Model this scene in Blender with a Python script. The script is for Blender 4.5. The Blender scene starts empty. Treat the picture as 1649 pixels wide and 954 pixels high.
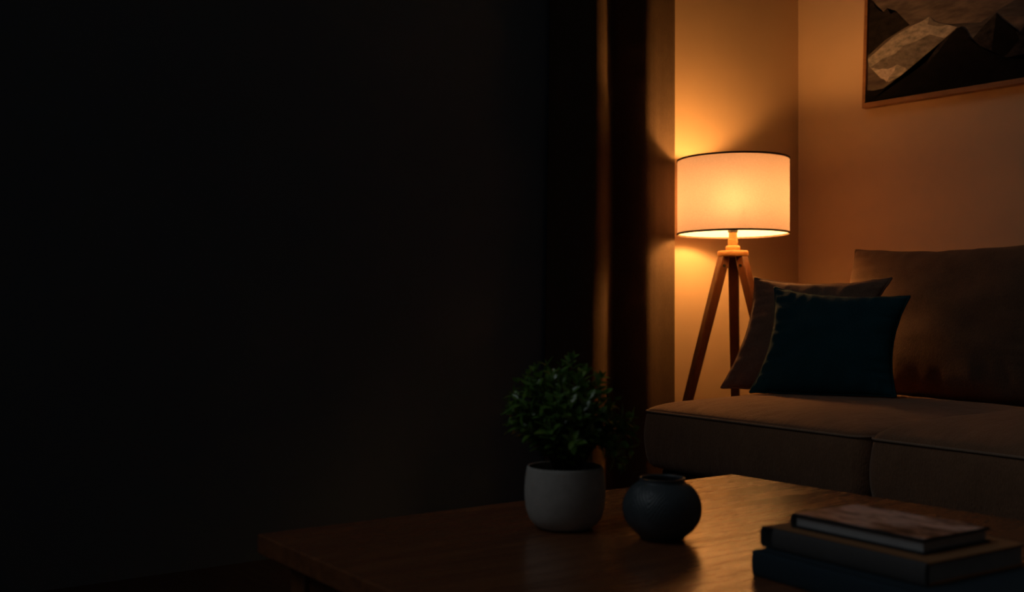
import bpy, bmesh, math, random
from mathutils import Vector, Matrix, noise

sc = bpy.context.scene
COL = sc.collection
PI = math.pi
R = math.radians

# ------------------------------------------------------------------ helpers
def link(o, parent=None):
    COL.objects.link(o)
    if parent is not None:
        o.parent = parent
    return o

def obj(name, bm, mats, parent=None, loc=None, smooth=True, angle=None):
    me = bpy.data.meshes.new(name)
    bm.normal_update()
    bm.to_mesh(me)
    bm.free()
    if not isinstance(mats, (list, tuple)):
        mats = [mats]
    for m in mats:
        me.materials.append(m)
    for p in me.polygons:
        p.use_smooth = smooth
    o = bpy.data.objects.new(name, me)
    link(o, parent)
    if loc:
        o.location = loc
    if smooth and angle:
        try:
            me.set_sharp_from_angle(angle=R(angle))
        except Exception:
            pass
    return o

def tag(o, label, cat, group=None):
    o['label'] = label
    o['category'] = cat
    if group:
        o['group'] = group
    return o

def thing(name, label, cat, loc=(0, 0, 0), rz=0, group=None):
    o = bpy.data.objects.new(name, None)
    o.empty_display_size = .1
    o.location = loc
    o.rotation_euler = (0, 0, rz)
    link(o)
    return tag(o, label, cat, group)

def struct(o):
    o['kind'] = 'structure'
    return o

def add_box(bm, lo, hi, bevel=0, seg=2, mat=0):
    lo, hi = Vector(lo), Vector(hi)
    r = bmesh.ops.create_cube(bm, size=1)
    vs = r['verts']
    for v in vs:
        v.co = Vector(((v.co.x + .5) * (hi.x - lo.x) + lo.x, (v.co.y + .5) * (hi.y - lo.y) + lo.y, (v.co.z + .5) * (hi.z - lo.z) + lo.z))
    fs = set(f for v in vs for f in v.link_faces)
    for f in fs:
        f.material_index = mat
    if bevel:
        es = list(set(e for v in vs for e in v.link_edges))
        g = bmesh.ops.bevel(bm, geom=es, offset=bevel, segments=seg, affect='EDGES', profile=.5)
        vs = list(set(v for f in g['faces'] for v in f.verts) | set(v for v in vs if v.is_valid))
    return vs

def add_lathe(bm, prof, n=64, c=(0, 0), cap0=False, cap1=False, closed=False):
    rings = []
    for r, z in prof:
        rings.append([bm.verts.new((c[0] + r * math.cos(2 * PI * i / n), c[1] + r * math.sin(2 * PI * i / n), z)) for i in range(n)])
    m = len(rings)
    for k in range(m if closed else m - 1):
        a, b = rings[k], rings[(k + 1) % m]
        for i in range(n):
            j = (i + 1) % n
            bm.faces.new((a[i], a[j], b[j], b[i]))
    if cap0:
        bm.faces.new(list(reversed(rings[0])))
    if cap1:
        bm.faces.new(rings[-1])
    return rings

def add_tube(bm, pts, rad, n=8, closed=False):
    pts = [Vector(p) for p in pts]
    m = len(pts)
    rings = []
    ref = None
    for i, p in enumerate(pts):
        if closed:
            t = (pts[(i + 1) % m] - pts[i - 1]).normalized()
        else:
            t = (pts[min(i + 1, m - 1)] - pts[max(i - 1, 0)]).normalized()
        if ref is None:
            ref = Vector((0, 0, 1)) if abs(t.z) < .9 else Vector((1, 0, 0))
        ref = (ref - t * ref.dot(t)).normalized()
        b = t.cross(ref)
        rr = rad(i / max(1, m - 1)) if callable(rad) else rad
        rings.append([bm.verts.new(p + (ref * math.cos(2 * PI * k / n) + b * math.sin(2 * PI * k / n)) * rr) for k in range(n)])
    for i in range(m if closed else m - 1):
        a, c = rings[i], rings[(i + 1) % m]
        for k in range(n):
            j = (k + 1) % n
            bm.faces.new((a[k], a[j], c[j], c[k]))
    if not closed:
        bm.faces.new(list(reversed(rings[0])))
        bm.faces.new(rings[-1])

# ------------------------------------------------------------------ materials
def new_mat(name):
    m = bpy.data.materials.new(name)
    m.use_nodes = True
    nt = m.node_tree
    b = nt.nodes['Principled BSDF']
    return m, nt, b

def N(nt, t, **kw):
    n = nt.nodes.new(t)
    for k, v in kw.items():
        setattr(n, k, v)
    return n

def coords(nt, scale=(1, 1, 1), rot=(0, 0, 0)):
    tc = N(nt, 'ShaderNodeTexCoord')
    mp = N(nt, 'ShaderNodeMapping')
    mp.inputs['Scale'].default_value = scale
    mp.inputs['Rotation'].default_value = rot
    nt.links.new(tc.outputs['Object'], mp.inputs['Vector'])
    return mp.outputs['Vector']

def ramp(nt, fac, stops):
    r = N(nt, 'ShaderNodeValToRGB')
    e = r.color_ramp.elements
    while len(e) < len(stops):
        e.new(.5)
    for el, (p, c) in zip(e, stops):
        el.position = p
        el.color = (*c, 1)
    nt.links.new(fac, r.inputs['Fac'])
    return r.outputs['Color']

def noise_fac(nt, vec, scale, detail=4, rough=.55):
    n = N(nt, 'ShaderNodeTexNoise')
    n.inputs['Scale'].default_value = scale
    n.inputs['Detail'].default_value = detail
    n.inputs['Roughness'].default_value = rough
    nt.links.new(vec, n.inputs['Vector'])
    return n.outputs['Fac']

def bump(nt, b, h, strength, dist=.01, prev=None):
    bp = N(nt, 'ShaderNodeBump')
    bp.inputs['Strength'].default_value = strength
    bp.inputs['Distance'].default_value = dist
    nt.links.new(h, bp.inputs['Height'])
    if prev is not None:
        nt.links.new(prev, bp.inputs['Normal'])
    nt.links.new(bp.outputs['Normal'], b.inputs['Normal'])
    return bp.outputs['Normal']

def plain(name, col, rough=.6, metal=0, var=.12, scale=30, bmp=0, spec=None):
    m, nt, b = new_mat(name)
    v = coords(nt)
    f = noise_fac(nt, v, scale)
    c = ramp(nt, f, [(.25, tuple(x * (1 - var) for x in col)), (.75, tuple(min(1, x * (1 + var)) for x in col))])
    nt.links.new(c, b.inputs['Base Color'])
    b.inputs['Roughness'].default_value = rough
    b.inputs['Metallic'].default_value = metal
    if spec is not None:
        b.inputs['Specular IOR Level'].default_value = spec
    if bmp:
        bump(nt, b, noise_fac(nt, v, scale * 6), bmp, .003)
    return m

def fabric(name, col, var=.25, weave=900, sheen=.0, wrinkle=.0, wscale=(6, 6, 6), wdist=.03, spec=.12, weave_strength=.5):
    m, nt, b = new_mat(name)
    v = coords(nt)
    f1 = noise_fac(nt, v, 14, 5)
    f2 = noise_fac(nt, coords(nt, (1, 1, .35)), weave * .45, 2)
    mx = N(nt, 'ShaderNodeMix', data_type='FLOAT')
    mx.inputs[0].default_value = .55
    nt.links.new(f1, mx.inputs[2])
    nt.links.new(f2, mx.inputs[3])
    c = ramp(nt, mx.outputs[0], [(.3, tuple(x * (1 - var) for x in col)), (.7, tuple(x * (1 + var) for x in col))])
    nt.links.new(c, b.inputs['Base Color'])
    b.inputs['Roughness'].default_value = .92
    b.inputs['Specular IOR Level'].default_value = spec
    if sheen:
        b.inputs['Sheen Tint'].default_value = (.9, .72, .6, 1)
        b.inputs['Sheen Weight'].default_value = sheen
        b.inputs['Sheen Roughness'].default_value = .45
    prev = None
    if wrinkle:
        prev = bump(nt, b, noise_fac(nt, coords(nt, wscale), 3, 3), wrinkle, wdist)
    bump(nt, b, f2, weave_strength, .0022, prev)
    return m

def wood(name, c0, c1, scale=(1, 14, 14), rough=(.3, .45), bmp=.08, nscale=4, spec=.5):
    m, nt, b = new_mat(name)
    v = coords(nt, scale)
    f = noise_fac(nt, v, nscale, 7, .62)
    f2 = noise_fac(nt, coords(nt, tuple(s * 5 for s in scale)), nscale, 3, .5)
    mx = N(nt, 'ShaderNodeMix', data_type='FLOAT')
    mx.inputs[0].default_value = .3
    nt.links.new(f, mx.inputs[2])
    nt.links.new(f2, mx.inputs[3])
    c = ramp(nt, mx.outputs[0], [(.3, c0), (.68, c1)])
    nt.links.new(c, b.inputs['Base Color'])
    mr = N(nt, 'ShaderNodeMapRange')
    mr.inputs['From Min'].default_value = .3
    mr.inputs['From Max'].default_value = .7
    mr.inputs['To Min'].default_value = rough[1]
    mr.inputs['To Max'].default_value = rough[0]
    nt.links.new(mx.outputs[0], mr.inputs['Value'])
    nt.links.new(mr.outputs['Result'], b.inputs['Roughness'])
    b.inputs['Specular IOR Level'].default_value = spec
    bump(nt, b, mx.outputs[0], bmp, .004)
    return m

def plaster(name, col, rough=.85):
    m, nt, b = new_mat(name)
    v = coords(nt)
    c = ramp(nt, noise_fac(nt, v, 2.2, 5), [(.3, tuple(x * .95 for x in col)), (.7, tuple(x * 1.03 for x in col))])
    nt.links.new(c, b.inputs['Base Color'])
    b.inputs['Roughness'].default_value = rough
    b.inputs['Specular IOR Level'].default_value = .15
    bump(nt, b, noise_fac(nt, v, 160, 3), .06, .002)
    return m

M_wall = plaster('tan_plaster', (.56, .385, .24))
M_dark = plaster('darkened_plaster', (.15, .20, .25))  # dark colour put in so the lamp's light hardly shows on this wall
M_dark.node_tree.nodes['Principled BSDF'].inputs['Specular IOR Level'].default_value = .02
M_floor = wood('dark_oak_floor', (.018, .012, .009), (.035, .022, .015), (12, 1.2, 1), (.4, .55), .05)
M_table = wood('walnut_tabletop', (.11, .038, .016), (.30, .105, .036), (.9, 10, 8), (.16, .36), .045, 4, .95)
M_legwood = wood('warm_beech', (.085, .025, .007), (.17, .055, .016), (16, 16, 1.5), (.35, .5), .05)
M_hubwood = wood('light_beech', (.42, .17, .05), (.60, .28, .085), (4, 4, 14), (.35, .5), .03)
M_framewood = wood('picture_frame_oak', (.15, .062, .024), (.28, .12, .045), (8, 1.2, 8), (.4, .55), .05)
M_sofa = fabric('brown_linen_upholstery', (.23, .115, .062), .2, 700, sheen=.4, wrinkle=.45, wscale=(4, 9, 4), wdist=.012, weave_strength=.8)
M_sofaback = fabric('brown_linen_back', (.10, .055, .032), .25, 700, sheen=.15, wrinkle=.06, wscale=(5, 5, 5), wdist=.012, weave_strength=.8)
M_piping = fabric('brown_piping', (.28, .18, .12), .2, 700)
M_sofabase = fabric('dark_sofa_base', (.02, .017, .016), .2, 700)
M_brownpillow = fabric('brown_velvet', (.19, .105, .07), .2, 500, sheen=.12, wrinkle=.25, wscale=(5, 5, 5), wdist=.01, weave_strength=.3)
M_teal = fabric('teal_velvet', (.006, .044, .056), .2, 500, sheen=.03, wrinkle=.2, wscale=(5, 5, 5), wdist=.01, weave_strength=.3)
M_curtain = fabric('taupe_curtain', (.17, .11, .07), .15, 500, sheen=.0, wrinkle=.1, wscale=(6, 6, 1), wdist=.01, weave_strength=.3)
M_black = plain('black_metal', (.02, .018, .017), .45, .6)
M_trim = plain('dark_bronze_trim', (.07, .035, .015), .6)
M_pot = plain('grey_stoneware', (.46, .43, .39), .75, 0, .10, 60, .25, spec=.3)
M_soil = plain('potting_soil', (.012, .008, .006), .95, 0, .5, 80, .6)
M_stem = plain('woody_stem', (.03, .02, .01), .8)
M_vase = plain('slate_stoneware', (.060, .072, .080), .42, 0, .12, 70, .12, spec=.5)
M_paper = plain('book_pages', (.38, .37, .36), .85, 0, .1, 40)
M_cloth_grey = fabric('grey_book_cloth', (.085, .080, .078), .12, 900, weave_strength=.3)
M_tan = fabric('tan_book_cloth', (.34, .16, .07), .12, 900, weave_strength=.3)
M_navy = fabric('navy_book_cloth', (.016, .032, .045), .12, 900, weave_strength=.25, spec=.4)
M_blackband = plain('black_spine_band', (.006, .006, .006), .6)

def leaf_mat():
    m, nt, b = new_mat('glossy_leaf')
    v = coords(nt)
    c = ramp(nt, noise_fac(nt, v, 45, 3), [(.3, (.085, .19, .038)), (.55, (.16, .31, .05)), (.75, (.29, .39, .06))])
    nt.links.new(c, b.inputs['Base Color'])
    b.inputs['Roughness'].default_value = .24
    b.inputs['Specular IOR Level'].default_value = .9
    tr = N(nt, 'ShaderNodeBsdfTranslucent')
    nt.links.new(c, tr.inputs['Color'])
    mx = N(nt, 'ShaderNodeMixShader')
    mx.inputs[0].default_value = .25
    nt.links.new(b.outputs[0], mx.inputs[1])
    nt.links.new(tr.outputs[0], mx.inputs[2])
    nt.links.new(mx.outputs[0], nt.nodes['Material Output'].inputs['Surface'])
    return m
M_leaf = leaf_mat()

def shade_mat():
    m, nt, b = new_mat('lampshade_linen')
    nt.nodes.remove(b)
    v = coords(nt, (1, 1, 2.5))
    f = noise_fac(nt, v, 140, 2)
    ct = ramp(nt, f, [(.3, (.60, .455, .46)), (.7, (.70, .535, .54))])
    cd = ramp(nt, f, [(.3, (.76, .72, .66)), (.7, (.84, .80, .74))])
    tr = N(nt, 'ShaderNodeBsdfTranslucent')
    df = N(nt, 'ShaderNodeBsdfDiffuse')
    nt.links.new(ct, tr.inputs['Color'])
    nt.links.new(cd, df.inputs['Color'])
    mx = N(nt, 'ShaderNodeMixShader')
    mx.inputs[0].default_value = SHADE_DIFFUSE
    rf = N(nt, 'ShaderNodeBsdfRefraction')
    rf.inputs['IOR'].default_value = 1.5
    rf.inputs['Roughness'].default_value = 1.0
    nt.links.new(ct, rf.inputs['Color'])
    m2 = N(nt, 'ShaderNodeMixShader')
    m2.inputs[0].default_value = .06
    nt.links.new(tr.outputs[0], m2.inputs[1])
    nt.links.new(rf.outputs[0], m2.inputs[2])
    nt.links.new(m2.outputs[0], mx.inputs[1])
    nt.links.new(df.outputs[0], mx.inputs[2])
    nt.links.new(mx.outputs[0], nt.nodes['Material Output'].inputs['Surface'])
    return m
SHADE_DIFFUSE = .84
M_shade = shade_mat()

def bulb_mat():
    m, nt, b = new_mat('warm_bulb_glow')
    b.inputs['Base Color'].default_value = (.9, .85, .8, 1)
    b.inputs['Emission Color'].default_value = BULB_COL
    b.inputs['Emission Strength'].default_value = BULB_STR
    return m
BULB_COL = (1.0, .46, .125, 1)
BULB_STR = 365
M_bulb = bulb_mat()

# ------------------------------------------------------------------ setting
WX, WY = 3.846, 3.093           # right wall plane, back wall plane
def box_struct(name, lo, hi, m):
    bm = bmesh.new()
    add_box(bm, lo, hi)
    return struct(obj(name, bm, m, smooth=False))
box_struct('floor', (-4.0, -3.0, -.08), (WX + .12, WY + .12, 0), M_floor)
box_struct('wall_back', (2.55, WY, 0), (WX + .12, WY + .12, 3.2), M_wall)
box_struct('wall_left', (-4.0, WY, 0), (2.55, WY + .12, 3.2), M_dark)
box_struct('wall_right', (WX, -3.0, 0), (WX + .12, WY, 3.2), M_wall)

# ------------------------------------------------------------------ curtain
def catmull(pts, n=10):
    P = [Vector(p) for p in pts]
    P = [P[0] * 2 - P[1]] + P + [P[-1] * 2 - P[-2]]
    out = []
    for i in range(1, len(P) - 2):
        for k in range(n):
            t = k / n
            a, b, c, d = P[i - 1:i + 3]
            out.append(.5 * ((2 * b) + (c - a) * t + (2 * a - 5 * b + 4 * c - d) * t * t + (3 * b - a - 3 * c + d) * t ** 3))
    out.append(P[-2])
    return out
plan = [(2.455, 3.135), (2.47, 3.10), (2.50, 3.055), (2.535, 3.010), (2.570, 2.994), (2.613, 3.010), (2.665, 3.055), (2.715, 3.097), (2.742, 3.095), (2.775, 3.04),
        (2.822, 3.002), (2.868, 3.008), (2.93, 3.036), (3.0, 3.062), (3.052, 3.082), (3.058, 3.108)]
cp = [p * .9814 for p in catmull(plan, 8)]
bm = bmesh.new()
NZ = 60
rows = []
for iz in range(NZ + 1):
    z = .012 + (2.75 - .012) * iz / NZ
    row = []
    for i, p in enumerate(cp):
        s = i / (len(cp) - 1)
        w = max(0, 1 - s * 1.6)
        flare = -.045 * (1 - z / 2.75) * w
        sway = .006 * noise.noise(Vector((s * 9, z * 1.3, 4.2)))
        fold = .01 * math.sin(z * 2.1 + s * 7) * math.sin(PI * s)
        row.append(bm.verts.new((p.x + flare + sway, min(WY - .008, p.y + sway + fold * .5), z)))
    rows.append(row)
for a, b in zip(rows, rows[1:]):
    for i in range(len(a) - 1):
        bm.faces.new((a[i], a[i + 1], b[i + 1], b[i]))
bmesh.ops.solidify(bm, geom=bm.faces[:], thickness=-.003)
cur = obj('curtain', bm, M_curtain)
tag(cur, 'floor-length taupe curtain hanging in deep folds beside the lit lamp', 'curtain')

# ------------------------------------------------------------------ floor lamp
LX, LY = 3.105, 2.815
YAW = R(-35.85)
lamp = thing('floor_lamp', 'lit wooden tripod floor lamp with a glowing cream drum shade', 'lamp', (LX, LY, 0), YAW)
ZB, ZT, RS = 1.087, 1.375, .216
bm = bmesh.new()
add_lathe(bm, [(RS, ZB), (RS, ZB + .07), (RS, ZB + .144), (RS, ZB + .216), (RS, ZT)], 96)
shade = obj('lamp_shade', bm, M_shade, lamp)
for nm, z in (('bottom_trim', ZB), ('top_trim', ZT)):
    bm = bmesh.new()
    add_lathe(bm, [(RS - .002, z - .0035), (RS + .0022, z - .0035), (RS + .0022, z + .0035), (RS - .002, z + .0035)], 96, closed=True)
    o = obj(nm, bm, M_trim, shade, angle=40)
    o['label'] = 'thin dark band around the shade edge'
bm = bmesh.new()                # wire fitter holding the shade
for k in range(3):
    a = 2 * PI * k / 3 + .5
    add_tube(bm, [(.018 * math.cos(a), .018 * math.sin(a), 1.150), (.1 * math.cos(a), .1 * math.sin(a), 1.150), ((RS - .001) * math.cos(a), (RS - .001) * math.sin(a), 1.160)], .0011, 6)
obj('shade_fitter', bm, M_black, shade)
bm = bmesh.new()
add_lathe(bm, [(.0165, 1.092), (.0195, 1.094), (.0195, 1.110), (.0175, 1.113), (.0175, 1.132), (.0195, 1.138), (.0195, 1.156), (.015, 1.160)], 32, cap0=True, cap1=True)
obj('bulb_socket', bm, M_black, lamp, angle=40)
bm = bmesh.new()
prof = [(.013, 1.158), (.0135, 1.172), (.017, 1.186), (.025, 1.202)]
for k in range(0, 11):
    a = -PI / 4 + (PI * 3 / 4) * k / 10
    prof.append((max(.0005, .034 * math.cos(a)), 1.232 + .034 * math.sin(a)))
add_lathe(bm, prof, 32, cap0=True, cap1=True)
obj('bulb', bm, M_bulb, lamp)
bm = bmesh.new()
add_lathe(bm, [(.0155, 1.0405), (.0195, 1.043), (.0195, 1.064), (.0165, 1.067), (.016, 1.095)], 40, cap0=True, cap1=True)
obj('stem', bm, M_hubwood, lamp, angle=40)
bm = bmesh.new()
add_lathe(bm, [(.02, 1.0185), (.0265, 1.021), (.0285, 1.028), (.0285, 1.034), (.026, 1.039), (.02, 1.0415)], 40, cap0=True, cap1=True)
obj('collar', bm, M_hubwood, lamp, angle=40)
bm = bmesh.new()
add_lathe(bm, [(.045, .9965), (.057, .9975), (.060, 1.002), (.060, 1.015), (.057, 1.0195), (.03, 1.020)], 48, cap0=True, cap1=True)
obj('hub', bm, M_hubwood, lamp, angle=40)
def lamp_leg(az):
    a = R(az)
    rd = Vector((math.cos(a), math.sin(a), 0))
    tg = Vector((-math.sin(a), math.cos(a), 0))
    top = rd * .040 + Vector((0, 0, .990))
    bot = rd * .310 + Vector((0, 0, .004))
    ax = (bot - top).normalized()
    nr = tg.cross(ax).normalized()
    bm = bmesh.new()
    secs = []
    for t, w, d in ((-.012, .034, .030), (0, .040, .034), (.06, .041, .035), (.35, .038, .033), (.7, .033, .029), (1.0, .028, .025)):
        c = top.lerp(bot, t)
        w /= 2
        d /= 2
        e = .12
        ring = [(w, d * (1 - e * 2)), (w * (1 - e), d), (-w * (1 - e), d), (-w, d * (1 - e * 2)), (-w, -d * (1 - e * 2)), (-w * (1 - e), -d), (w * (1 - e), -d), (w, -d * (1 - e * 2))]
        vs = []
        for x, y in ring:
            p = c + tg * x + nr * y
            p.z = max(p.z, .002) if t < 1 else .002
            vs.append(bm.verts.new(p))
        secs.append(vs)
    for s0, s1 in zip(secs, secs[1:]):
        for i in range(8):
            j = (i + 1) % 8
            bm.faces.new((s0[i], s0[j], s1[j], s1[i]))
    bm.faces.new(secs[0][::-1])
    bm.faces.new(secs[-1])
    bmesh.ops.recalc_face_normals(bm, faces=bm.faces)
    leg = obj('leg', bm, M_legwood, lamp, angle=25)
    bm = bmesh.new()            # pivot bolt across the top of the leg
    c = top.lerp(bot, .03)
    add_tube(bm, [c - tg * .024, c + tg * .024], .006, 12)
    obj('pivot_bolt', bm, M_black, leg, angle=40)
for az in (195, 315, 75):
    lamp_leg(az)

# ------------------------------------------------------------------ sofa
sofa = thing('sofa', 'long dark brown fabric sofa with two plump seat cushions along the wall', 'sofa', (2.366, 2.52, 0), R(-5.62))

def rrect(x0, x1, y0, y1, r, n=10, m=18):
    pts = []
    for cx, cy, a0 in ((x1 - r, y1 - r, 0), (x0 + r, y1 - r, 90), (x0 + r, y0 + r, 180), (x1 - r, y0 + r, 270)):
        for k in range(n + 1):
            a = R(a0 + 90 * k / n)
            pts.append(Vector((cx + r * math.cos(a), cy + r * math.sin(a), 0)))
    out = []
    L = len(pts)
    for i in range(L):
        a, b = pts[i], pts[(i + 1) % L]
        d = (b - a).length
        k = max(1, int(d / .03))
        for j in range(k):
            out.append(a.lerp(b, j / k))
    return out

def seat_cushion(x0, x1, y0, y1, zb, zs, crown, seed):
    out = rrect(x0, x1, y0, y1, .04)
    c = Vector(((x0 + x1) / 2, (y0 + y1) / 2, 0))
    hx, hy = (x1 - x0) / 2, (y1 - y0) / 2
    nrm = []
    L = len(out)
    for i in range(L):
        t = (out[(i + 1) % L] - out[i - 1]).normalized()
        nrm.append(Vector((t.y, -t.x, 0)))
    bm = bmesh.new()
    rings = []
    zc = (zb + zs) / 2
    for inset, z in ((.06, zb), (.02, zb + .004), (.006, zb + .016)):
        rings.append([bm.verts.new(p - n * inset + Vector((0, 0, z))) for p, n in zip(out, nrm)])
    for k in range(0, 13):
        t = k / 12
        z = zb + .03 + (zs - zb - .03) * t
        b = .010 * math.sin(PI * t) ** .7 if 0 < t < 1 else 0
        rings.append([bm.verts.new(p + n * (b + .003 * noise.noise(Vector((p.x * 7, p.y * 7, z * 9 + seed)))) * (1 if 0 < t < 1 else 0) + Vector((0, 0, z))) for p, n in zip(out, nrm)])
    seam = [v.co.copy() for v in rings[-1]]
    for s in (.992, .98, .965, .945, .92, .89, .85, .80, .74, .67, .59, .50, .41, .32, .23, .14, .06):
        ring = []
        for p in out:
            q = c + (p - c) * s
            u, v = (q.x - c.x) / hx, (q.y - c.y) / hy
            h = max(0, 1 - s ** 4.2) ** .55 * (1 - .18 * u * u) * (1 - .12 * v * v)
            z = zs + crown * h
            wr = .0022 * noise.noise(Vector((q.x * 9, q.y * 26, seed))) + .006 * noise.noise(Vector((q.x * 3, q.y * 3, seed + 3)))
            edge = max(0, min(1, (1 - s) * 12))
            ring.append(bm.verts.new((q.x, q.y, z + wr * edge)))
        rings.append(ring)
    for a, b in zip(rings, rings[1:]):
        for i in range(L):
            j = (i + 1) % L
            bm.faces.new((a[i], a[j], b[j], b[i]))
    bm.faces.new(rings[0][::-1])
    bm.faces.new(rings[-1])
    o = obj('seat_cushion', bm, M_sofa, sofa)
    bm = bmesh.new()
    add_tube(bm, [p + n * .0025 for p, n in zip(seam, nrm)], .0036, 8, closed=True)
    obj('piping', bm, M_piping, o)
    return o
seat_cushion(0, .93, -.893, .022, .262, .449, .056, 1.3)
seat_cushion(-.004, .93, -1.84, -.912, .262, .449, .078, 7.7)

def pillow(name, corners, th, mat, parent=None, pinch=.05, pinch_v=None, seed=0, wr=.004, n=44, sag=0, edge_r=.004, seam_name='edge_seam', ridge=0):
    BL, BR, TL, TR = [Vector(c) for c in corners]
    base = (BL + BR) / 2
    nrm = (BR - BL).cross(TL - BL).normalized()
    bm = bmesh.new()
    W = (BR - BL).length
    H = (TL - BL).length
    def pt(u, v, side):
        # u, v in -1..1 over the cushion face
        uu = u * (1 - pinch * (1 - v * v) * abs(u) ** 3)
        pv = pinch if pinch_v is None else (pinch_v if v > 0 else .015)
        vv = v * (1 - pv * (1 - u * u) * abs(v) ** 3)
        a, b = (uu + 1) / 2, (vv + 1) / 2
        p = BL * (1 - a) * (1 - b) + BR * a * (1 - b) + TL * (1 - a) * b + TR * a * b
        g = max(0, (1 - u * u) * (1 - v * v)) ** .46
        # gathered creases that run in from the edges
        e = max(abs(u), abs(v))
        cre = 0
        if ridge:
            along = u if abs(v) > abs(u) else v
            fall = max(0, (e - .45) / .55) * max(0, 1 - e) ** .5 * 2.2
            cre = ridge * fall * noise.noise(Vector((along * 13 + seed, (v if abs(v) > abs(u) else u) * 2.0, side * 3 + seed)))
        w = wr * noise.noise(Vector((u * 3 + seed, v * 3, side * 2.0))) * g
        d = th / 2 * g + w + cre
        edge_w = .004 * noise.noise(Vector((u * 6, v * 6, seed + 9))) * (e ** 6)
        p = p + nrm * (d * side)
        p.z += edge_w - sag * (1 - u * u) * max(0, v) ** 2
        return p
    def sm(i):
        t = -1 + 2 * i / n
        return math.copysign(1 - (1 - abs(t)) ** 1.5, t)
    grid = {}
    for side in (1, -1):
        for i in range(n + 1):
            for j in range(n + 1):
                if side == -1 and (i in (0, n) or j in (0, n)):
                    grid[(side, i, j)] = grid[(1, i, j)]
                    continue
                grid[(side, i, j)] = bm.verts.new(pt(sm(i), sm(j), side))
    for side in (1, -1):
        for i in range(n):
            for j in range(n):
                q = [grid[(side, i, j)], grid[(side, i + 1, j)], grid[(side, i + 1, j + 1)], grid[(side, i, j + 1)]]
                bm.faces.new(q if side == 1 else q[::-1])
    loop = [grid[(1, i, 0)].co.copy() for i in range(n)] + [grid[(1, n, j)].co.copy() for j in range(n)] + \
           [grid[(1, i, n)].co.copy() for i in range(n, 0, -1)] + [grid[(1, 0, j)].co.copy() for j in range(n, 0, -1)]
    if parent is None:
        for v in bm.verts:
            v.co -= base
        loop = [p - base for p in loop]
        o = obj(name, bm, mat, loc=base)
    else:
        o = obj(name, bm, mat, parent)
    bm = bmesh.new()
    add_tube(bm, loop, edge_r, 6, closed=True)
    obj(seam_name, bm, mat, o)
    return o

def back_cushion(y0, y1, seed):
    # local sofa space: x is depth; the left end of the cushion as seen from the front is y1
    xb, xt = .880, 1.040
    zb, zt = .478, 1.015
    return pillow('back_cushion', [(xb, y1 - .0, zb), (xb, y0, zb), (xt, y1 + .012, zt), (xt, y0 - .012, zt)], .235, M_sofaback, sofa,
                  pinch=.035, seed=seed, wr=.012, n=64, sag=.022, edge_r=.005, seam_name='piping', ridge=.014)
back_cushion(-.955, .035, 3.1)
back_cushion(-1.87, -.975, 8.4)

bm = bmesh.new()
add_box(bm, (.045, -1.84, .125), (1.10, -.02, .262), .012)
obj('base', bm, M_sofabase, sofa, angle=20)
bm = bmesh.new()
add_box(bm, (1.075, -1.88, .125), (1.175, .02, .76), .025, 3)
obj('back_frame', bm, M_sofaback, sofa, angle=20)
for x in (.12, 1.03):
    for y in (-.09, -1.77):
        bm = bmesh.new()
        add_lathe(bm, [(.016, 0), (.018, .004), (.026, .128)], 20, c=(x, y), cap0=True, cap1=True)
        obj('foot', bm, M_black, sofa, angle=40)

# ------------------------------------------------------------------ throw pillows
p1 = pillow('throw_pillow', [(2.674, 2.349, .508), (2.855, 1.922, .512), (2.846, 2.390, .860), (3.014, 1.978, .826)], .115, M_teal, pinch=.14, pinch_v=.12, seed=2.2, wr=.006, ridge=.011)
tag(p1, 'dark teal square throw pillow standing in front of the brown pillow', 'pillow')
p2 = pillow('throw_pillow', [(2.753, 2.550, .510), (2.952, 2.156, .510), (2.915, 2.538, .900), (3.133, 2.126, .892)], .105, M_brownpillow, pinch=.14, pinch_v=.13, seed=5.9, wr=.006, ridge=.011)
tag(p2, 'brown square throw pillow leaning behind the teal pillow', 'pillow')

# ------------------------------------------------------------------ framed picture
PX = WX - .030
pic = thing('framed_picture', 'large mountain landscape picture in a thin wooden frame on the wall', 'picture', (PX, 2.7302, 1.6503))
A = R(1.74)
def P(s, t, d=0):
    # s runs to the right along the wall, t up, d towards the room
    s2, t2 = s * math.cos(A) - t * math.sin(A), s * math.sin(A) + t * math.cos(A)
    return Vector((-d, -s2 * .9814, t2 * .9814))
A = -A
FW, FH, FB = 1.15, .78, .022
bm = bmesh.new()
def bar(s0, s1, t0, t1):
    vs = add_box(bm, (s0, t0, -.029), (s1, t1, .006), .0015, 1)
    return vs
bar(0, FW, 0, FB)
bar(0, FW, FH - FB, FH)
bar(0, FB * .75, FB, FH - FB)
bar(FW - FB * .75, FW, FB, FH - FB)
for v in bm.verts:
    v.co = P(v.co.x, v.co.y, v.co.z)
bmesh.ops.recalc_face_normals(bm, faces=bm.faces)
obj('frame', bm, M_framewood, pic, smooth=False)

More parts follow.
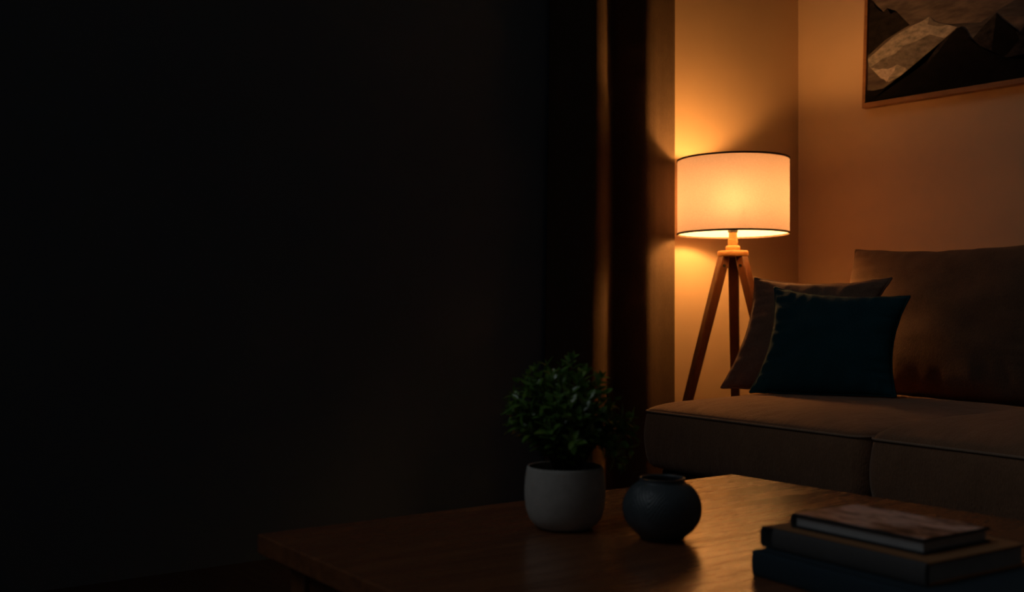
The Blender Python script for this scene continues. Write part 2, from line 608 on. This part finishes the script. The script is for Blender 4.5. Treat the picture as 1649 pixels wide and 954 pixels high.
def art_mat(name, c0, c1, scale=(1, 3, 6), ns=6):
    m, nt, b = new_mat(name)
    f = noise_fac(nt, coords(nt, scale, (.5, 0, 0)), ns, 6, .6)
    nt.links.new(ramp(nt, f, [(.32, c0), (.68, c1)]), b.inputs['Base Color'])
    b.inputs['Roughness'].default_value = .9
    b.inputs['Specular IOR Level'].default_value = .03
    return m
A_m = [art_mat('canvas_sky', (.05, .038, .034), (.13, .10, .085), (1, 1.2, 5)), art_mat('canvas_far_peak', (.008, .007, .006), (.022, .017, .014)),
       art_mat('canvas_snow_slope', (.13, .115, .10), (.34, .29, .25), (1, 4, 8), 7), art_mat('canvas_snow_shade', (.08, .068, .06), (.17, .145, .125), (1, 4, 8), 7),
       art_mat('canvas_dark_peak', (.003, .003, .003), (.008, .007, .007)), art_mat('canvas_cloud', (.025, .022, .022), (.08, .07, .07), (1, 1.2, 6)),
       art_mat('canvas_peak_face', (.008, .007, .007), (.03, .026, .025), (1, 4, 6), 8), art_mat('canvas_rock_tip', (.28, .22, .19), (.5, .42, .37), (1, 6, 9), 9)]
polys = [
    (0, [(.012, .012), (FW - .012, .012), (FW - .012, FH - .012), (.012, FH - .012)]),
    (5, [(.374, .291), (.53, .268), (.607, .304), (.703, .339), (.85, .40), (.98, .36), (1.13, .39), (1.13, .25), (.706, .255), (.62, .273), (.496, .212), (.438, .263)]),
    (5, [(.10, .62), (.30, .60), (.52, .66), (.80, .63), (1.1, .68), (1.1, .74), (.6, .735), (.25, .70)]),
    (1, [(.012, .475), (.04, .454), (.07, .407), (.088, .400), (.106, .412), (.125, .383), (.149, .391), (.180, .357), (.217, .319), (.16, .30), (.103, .279), (.017, .225), (.012, .30)]),
    (2, [(.016, .213), (.061, .237), (.10, .262), (.145, .287), (.22, .312), (.27, .322), (.307, .336), (.325, .316), (.347, .302), (.39, .286), (.432, .268), (.369, .23), (.33, .17), (.287, .131), (.228, .08), (.178, .112), (.123, .096), (.09, .125), (.064, .14), (.026, .177)]),
    (3, [(.034, .173), (.09, .20), (.147, .209), (.19, .236), (.243, .245), (.31, .262), (.375, .235), (.34, .19), (.313, .151), (.233, .116), (.20, .145), (.163, .164), (.12, .15), (.093, .151)]),
    (3, [(.307, .336), (.325, .316), (.347, .302), (.39, .286), (.36, .284), (.322, .296), (.30, .305)]),
    (7, [(.05, .155), (.09, .158), (.12, .152), (.158, .160), (.15, .138), (.128, .120), (.115, .098), (.10, .112), (.085, .118), (.07, .135)]),
    (6, [(.492, .203), (.52, .228), (.549, .255), (.575, .275), (.596, .292), (.615, .268), (.638, .247), (.674, .206), (.69, .20), (.72, .23), (.80, .30), (.86, .27), (.95, .19), (1.05, .24), (1.13, .18), (1.13, .06), (.711, .06), (.565, .131)]),
    (4, [(.596, .292), (.615, .268), (.638, .247), (.674, .206), (.69, .17), (.64, .12), (.575, .11), (.585, .20)]),
    (4, [(.012, .012), (.012, .075), (.05, .07), (.10, .072), (.145, .095), (.19, .118), (.233, .116), (.27, .135), (.312, .163), (.345, .20), (.382, .233), (.415, .252), (.447, .266), (.462, .258), (.476, .242), (.485, .22), (.496, .200), (.53, .175), (.564, .148), (.64, .11), (.711, .09), (.9, .12), (1.138, .08), (1.138, .012)]),
    (6, [(.312, .163), (.345, .20), (.382, .233), (.415, .252), (.39, .225), (.355, .185), (.33, .165), (.30, .14)]),
]
bm = bmesh.new()
for k, (mi, pts) in enumerate(polys):
    vs = [bm.verts.new(P(s, t, .0004 * k - .006)) for s, t in pts]
    f = bm.faces.new(vs)
    f.material_index = mi
bmesh.ops.triangulate(bm, faces=bm.faces[:])
bm.normal_update()
for f in bm.faces:
    if f.normal.x > 0:
        f.normal_flip()
back = add_box(bm, (.012, .012, -.028), (FW - .012, FH - .012, -.0068), 0, mat=4)
for v in back:
    v.co = P(v.co.x, v.co.y, v.co.z)
obj('artwork', bm, A_m, pic, smooth=False)

# ------------------------------------------------------------------ coffee table
TZ = .40
table = thing('coffee_table', 'low rectangular brown wooden coffee table in front of the sofa', 'table', (1.2, 1.05, 0))
tx0, tx1, ty0, ty1 = .66 - 1.2, 1.787 - 1.2, .36 - 1.05, 1.624 - 1.05
bm = bmesh.new()
add_box(bm, (tx0, ty0, TZ - .032), (tx1, ty1, TZ), .003, 3)
obj('tabletop', bm, M_table, table, smooth=False)
bm = bmesh.new()
for lo, hi in (((tx0 + .09, ty0 + .05, .31), (tx1 - .09, ty0 + .072, TZ - .032)), ((tx0 + .09, ty1 - .072, .31), (tx1 - .09, ty1 - .05, TZ - .032)),
               ((tx0 + .05, ty0 + .09, .31), (tx0 + .072, ty1 - .09, TZ - .032)), ((tx1 - .072, ty0 + .09, .31), (tx1 - .05, ty1 - .09, TZ - .032))):
    add_box(bm, lo, hi, .002, 1)
obj('apron', bm, M_table, table, smooth=False)
for x in (tx0 + .04, tx1 - .09):
    for y in (ty0 + .04, ty1 - .09):
        bm = bmesh.new()
        vs = add_box(bm, (x, y, 0), (x + .05, y + .05, TZ - .032), .003, 1)
        obj('leg', bm, M_table, table, smooth=False)

# ------------------------------------------------------------------ potted plant
random.seed(11)
plant = thing('potted_shrub', 'small leafy green shrub in a pale grey stoneware pot on the table', 'plant', (1.100, 1.370, TZ), YAW)
bm = bmesh.new()
prof = [(.0, .000), (.036, .000), (.045, .002), (.054, .008), (.061, .018), (.0655, .032), (.0680, .050), (.0683, .066), (.0672, .084), (.0650, .098), (.0640, .1025),
        (.0628, .1042), (.0610, .1042), (.0598, .1025), (.0600, .096), (.0610, .086), (.061, .080), (.0, .080)]
add_lathe(bm, [(max(r, .0004), z) for r, z in prof], 80)
obj('pot', bm, M_pot, plant, angle=60)
bm = bmesh.new()
rg = add_lathe(bm, [(.0608, .0805)] + [(.058 - .0058 * k, .086) for k in range(0, 10)] + [(.0004, .088)], 48)
for v in bm.verts:
    if v.co.z > .083:
        v.co.z += .003 * noise.noise(Vector((v.co.x * 90, v.co.y * 90, 2)))
obj('soil', bm, M_soil, plant)

bms, bml = bmesh.new(), bmesh.new()
def leaf(bm, base, d, up, L, W):
    d = d.normalized()
    side = d.cross(up)
    if side.length < 1e-3:
        side = d.cross(Vector((1, 0, 0)))
    side.normalize()
    up = side.cross(d).normalized()
    rows = []
    droop = random.uniform(.0, .22)
    for t, w in ((0, .06), (.18, .62), (.42, 1), (.68, .86), (.88, .45), (1.0, .04)):
        c = base + d * (t * L) - up * (droop * L * t * t)
        e = side * (W / 2 * w)
        lift = up * (W * .16 * w)
        rows.append((bm.verts.new(c - e + lift), bm.verts.new(c), bm.verts.new(c + e + lift)))
    for a, b in zip(rows, rows[1:]):
        bm.faces.new((a[0], a[1], b[1], b[0]))
        bm.faces.new((a[1], a[2], b[2], b[1]))

def branch(p0, p1, p2, n_nodes, t0=.35, Lf=1.0):
    pts = []
    for k in range(15):
        t = k / 14
        pts.append(p0 * (1 - t) ** 2 + p1 * 2 * t * (1 - t) + p2 * t * t)
    add_tube(bms, pts, lambda s: .0016 * (1 - s) + .0005, 5)
    ang = random.uniform(0, PI)
    for k in range(n_nodes):
        t = t0 + (1 - t0) * k / (n_nodes - 1)
        q = p0 * (1 - t) ** 2 + p1 * 2 * t * (1 - t) + p2 * t * t
        tan = ((p1 - p0) * (1 - t) + (p2 - p1) * t).normalized()
        ref = Vector((0, 0, 1)) if abs(tan.z) < .95 else Vector((1, 0, 0))
        a = tan.cross(ref).normalized()
        b = a.cross(tan)
        ang += PI / 2 + random.uniform(-.35, .35)
        for s in (0, PI):
            if random.random() < .06:
                continue
            o = a * math.cos(ang + s) + b * math.sin(ang + s)
            d = o * random.uniform(.75, 1.0) + tan * random.uniform(.45, .9) + Vector((0, 0, random.uniform(-.15, .3)))
            L = random.uniform(.021, .030) * Lf * (1.0 - .25 * (t > .93))
            leaf(bml, q, d, (tan + Vector((0, 0, .6))).normalized() if o.z < .8 else tan, L, L * random.uniform(.42, .54))
    tan = (p2 - p1).normalized()
    leaf(bml, p2, tan, Vector((.3, .2, .9)), .015 * Lf, .007 * Lf)

# the dome of shoots (x to the camera's right, y away from it, z up from the table)
GA = 2.39996
nb = 58
for i in range(nb):
    ph = GA * i
    cz = 1 - 1.38 * (i + .5) / nb
    sr = math.sqrt(max(0, 1 - cz * cz))
    e = Vector((-.006 + .084 * sr * math.cos(ph), .084 * sr * math.sin(ph), .193 + .076 * cz)) * 1.0
    e += Vector((random.uniform(-.010, .010), random.uniform(-.010, .010), random.uniform(-.012, .012)))
    b0 = Vector((.016 * math.cos(ph) * random.random(), .016 * math.sin(ph) * random.random(), .084))
    mid = Vector((e.x * .42, e.y * .42, .10 + (e.z - .10) * .62))
    branch(b0, mid, e, random.randint(7, 9))
# taller shoots along the top
for x, y, z in ((.014, 0, .283), (-.004, .015, .270), (-.050, -.005, .262), (-.066, .02, .245), (.032, -.02, .262), (-.028, -.02, .258), (.055, .01, .248), (-.086, -.01, .222), (-.094, -.02, .196), (-.092, .01, .172)):
    branch(Vector((x * .1, y * .1, .084)), Vector((x * .45, y * .6, .17)), Vector((x, y, z)), 9, .4)
# loose sprays that lean out over the right side of the pot
for x, y, z in ((.108, -.01, .186), (.118, .01, .150), (.104, -.02, .130), (.092, .0, .168), (.112, .02, .166), (.086, -.03, .112), (.098, .02, .104), (.080, .03, .196), (.078, -.02, .145)):
    branch(Vector((.02, y * .2, .084)), Vector((x * .55, y * .6, .185)), Vector((x, y, z)), 8, .42)
obj('stems', bms, M_stem, plant)
obj('foliage', bml, M_leaf, plant, smooth=True)

# ------------------------------------------------------------------ round vase
bm = bmesh.new()
outer = [(.026, 0), (.031, .0005), (.036, .003)]
for k in range(1, 60):
    a = -1.0 + 2.02 * k / 60
    outer.append((.0625 * math.cos(a) ** .92, .0485 + .0515 * math.sin(a)))
outer = [(r, z) for r, z in outer if z < .0915]
outer += [(.0362, .0925), (.0358, .0945), (.0362, .0962), (.0368, .0970), (.0366, .0978), (.0352, .0980), (.0338, .0972), (.0332, .0950), (.0345, .0915), (.045, .080), (.055, .06), (.056, .045), (.045, .018), (.02, .008), (.0004, .007)]
rings = add_lathe(bm, [(.0004, 0)] + outer, 220)
for ring in rings[6:]:
    z = ring[0].co.z
    r0 = math.hypot(ring[0].co.x, ring[0].co.y)
for k, ring in enumerate(rings):
    z = ring[0].co.z
    r0 = math.hypot(ring[0].co.x, ring[0].co.y)
    if not (.03 < z < .0905) or k > len(rings) - 15:
        continue
    fade = min(1, (z - .03) / .02) * min(1, (.0905 - z) / .006)
    for i, v in enumerate(ring):
        th = 2 * PI * i / 220
        s = th * 7 / PI + .25 * noise.noise(Vector((th * 2, z * 30, 1)))
        tri = abs((s % 2) - 1)
        ph = (z * 480 + tri * 17 + 1.2 * noise.noise(Vector((th * 5, z * 60, 8))))
        patch = max(0, min(1, .75 + 1.2 * noise.noise(Vector((math.cos(th) * 2.2, math.sin(th) * 2.2, z * 30 + 5)))))
        dr = .0008 * math.sin(ph * 1.6) * fade * patch
        v.co.x *= (r0 + dr) / r0
        v.co.y *= (r0 + dr) / r0
vase = obj('round_vase', bm, M_vase, loc=(1.170, 1.210, TZ))
tag(vase, 'squat round dark slate vase with incised lines beside the potted shrub', 'vase')

# ------------------------------------------------------------------ books
def cover_art():
    m, nt, b = new_mat('printed_brown_cover')
    v = coords(nt, (7, 16, 9), (0, 0, .5))
    f = noise_fac(nt, v, 2.2, 4, .6)
    c = ramp(nt, f, [(.40, (.05, .025, .018)), (.50, (.34, .17, .11)), (.60, (.72, .46, .37))])
    nt.links.new(c, b.inputs['Base Color'])
    b.inputs['Roughness'].default_value = .55
    return m
M_cover = cover_art()
M_edgeblack = plain('black_cover_board', (.012, .013, .014), .6)

def book(label, loc, rz, w, l, t, mats, spine_side, band=None, bd=.003, art=None):
    # the far left corner is the origin; +x is the width, -y the length
    cov, edge = mats
    root = thing('book', label, 'book', loc, rz, 'books stacked on the coffee table')
    ov = .004
    bm = bmesh.new()
    for z0, z1 in ((0, bd), (t - bd, t)):
        add_box(bm, (0, -l, z0), (w, 0, z1), .0008, 1)
    o = obj('cover', bm, cov, root, smooth=False)
    if art:
        bm = bmesh.new()        # printed sheet glued on the front board
        add_box(bm, (.002, -l + .001, t), (w - .001, -.001, t + .0003))
        obj('printed_sheet', bm, art, o, smooth=False)['label'] = 'brown printed picture on the front cover'
    bm = bmesh.new()            # rounded spine
    prof = []
    sx = 0 if spine_side < 0 else w
    n = 12
    for k in range(n + 1):
        a = -PI / 2 + PI * k / n
        bulge = .0045 * math.cos(a)
        prof.append((sx + spine_side * bulge, t / 2 + (t / 2) * math.sin(a)))
    inner = [(sx - spine_side * .003, z) for _, z in reversed(prof)]
    loop = prof + inner
    A0 = [bm.verts.new((x, 0, z)) for x, z in loop]
    A1 = [bm.verts.new((x, -l, z)) for x, z in loop]
    for i in range(len(loop)):
        j = (i + 1) % len(loop)
        bm.faces.new((A0[i], A0[j], A1[j], A1[i]))
    m = len(prof)
    for k in range(m - 1):
        for Q in (A0, A1):
            bm.faces.new((Q[k], Q[k + 1], Q[2 * m - 2 - k], Q[2 * m - 1 - k]))
    bmesh.ops.recalc_face_normals(bm, faces=bm.faces)
    sp = obj('spine', bm, edge, root, angle=40)
    if band:
        bm = bmesh.new()
        y0, y1 = band
        B0 = [bm.verts.new((x + spine_side * .0006, y0, z)) for x, z in prof]
        B1 = [bm.verts.new((x + spine_side * .0006, y1, z)) for x, z in prof]
        for i in range(len(prof) - 1):
            bm.faces.new((B0[i], B0[i + 1], B1[i + 1], B1[i]))
        bmesh.ops.solidify(bm, geom=bm.faces[:], thickness=.0004)
        bmesh.ops.recalc_face_normals(bm, faces=bm.faces)
        o = obj('spine_band', bm, M_blackband, sp)
        o['label'] = 'black band around the end of the spine'
    bm = bmesh.new()
    if spine_side < 0:
        add_box(bm, (.003, -l + ov, bd), (w - ov, -ov, t - bd))
    else:
        add_box(bm, (ov, -l + ov, bd), (w - .003, -ov, t - bd))
    obj('page_block', bm, M_paper, root, smooth=False)
    return root
T1, T2, T3 = .0355, .0285, .0200
book('dark navy clothbound book at the bottom of the table stack', (1.1035, .9625, TZ), R(-5), .222, .325, T1, (M_navy, M_navy), -1)
book('thick tan book with grey spine in the middle of the stack', (1.1275, .968, TZ + T1), R(-3.5), .20, .262, T2, (M_tan, M_cloth_grey), -1, band=(-.0005, -.021))
book('smallest book with pale pages and printed cover topping the stack', (1.2879, .929, TZ + T1 + T2), R(-92.5), .205, .137, T3, (M_edgeblack, M_edgeblack), -1, bd=.0038, art=M_cover)

# ------------------------------------------------------------------ light from outside the room
W = bpy.data.worlds.new('night_sky')
sc.world = W
W.use_nodes = True
nt = W.node_tree
bg = nt.nodes['Background']
tc = N(nt, 'ShaderNodeTexCoord')
dp = N(nt, 'ShaderNodeVectorMath', operation='DOT_PRODUCT')
dv = Vector((-.64, .2, .74)).normalized()
dp.inputs[1].default_value = dv
nt.links.new(tc.outputs['Generated'], dp.inputs[0])
rp = ramp(nt, dp.outputs['Value'], [(0.0, (.0055, .0055, .0056)), (.5, (.0082, .0083, .0088)), (.86, (.014, .015, .016)), (.945, (.09, .10, .105)), (1.0, (.74, .81, .86))])
nt.links.new(rp, bg.inputs['Color'])
bg.inputs['Strength'].default_value = 1.0

# ------------------------------------------------------------------ camera
cam = bpy.data.cameras.new('camera')
cam.sensor_width = 36
cam.lens = 36 * 1680 / 1649
cam.shift_y = 38 / 1649
cam.clip_start = .05
cam.dof.use_dof = True
cam.dof.focus_distance = 3.0
cam.dof.aperture_fstop = 4.0
co = bpy.data.objects.new('camera', cam)
co.location = (0, 0, .75)
co.rotation_euler = (R(90), 0, YAW)
link(co)
sc.camera = co

sc.view_settings.view_transform = 'Standard'
sc.view_settings.look = 'None'
sc.view_settings.exposure = 0
sc.view_settings.gamma = 1
sc.view_settings.use_curve_mapping = False
sc.cycles.use_denoising = True
sc.cycles.max_bounces = 10
sc.cycles.transmission_bounces = 8
sc.cycles.sample_clamp_indirect = 4
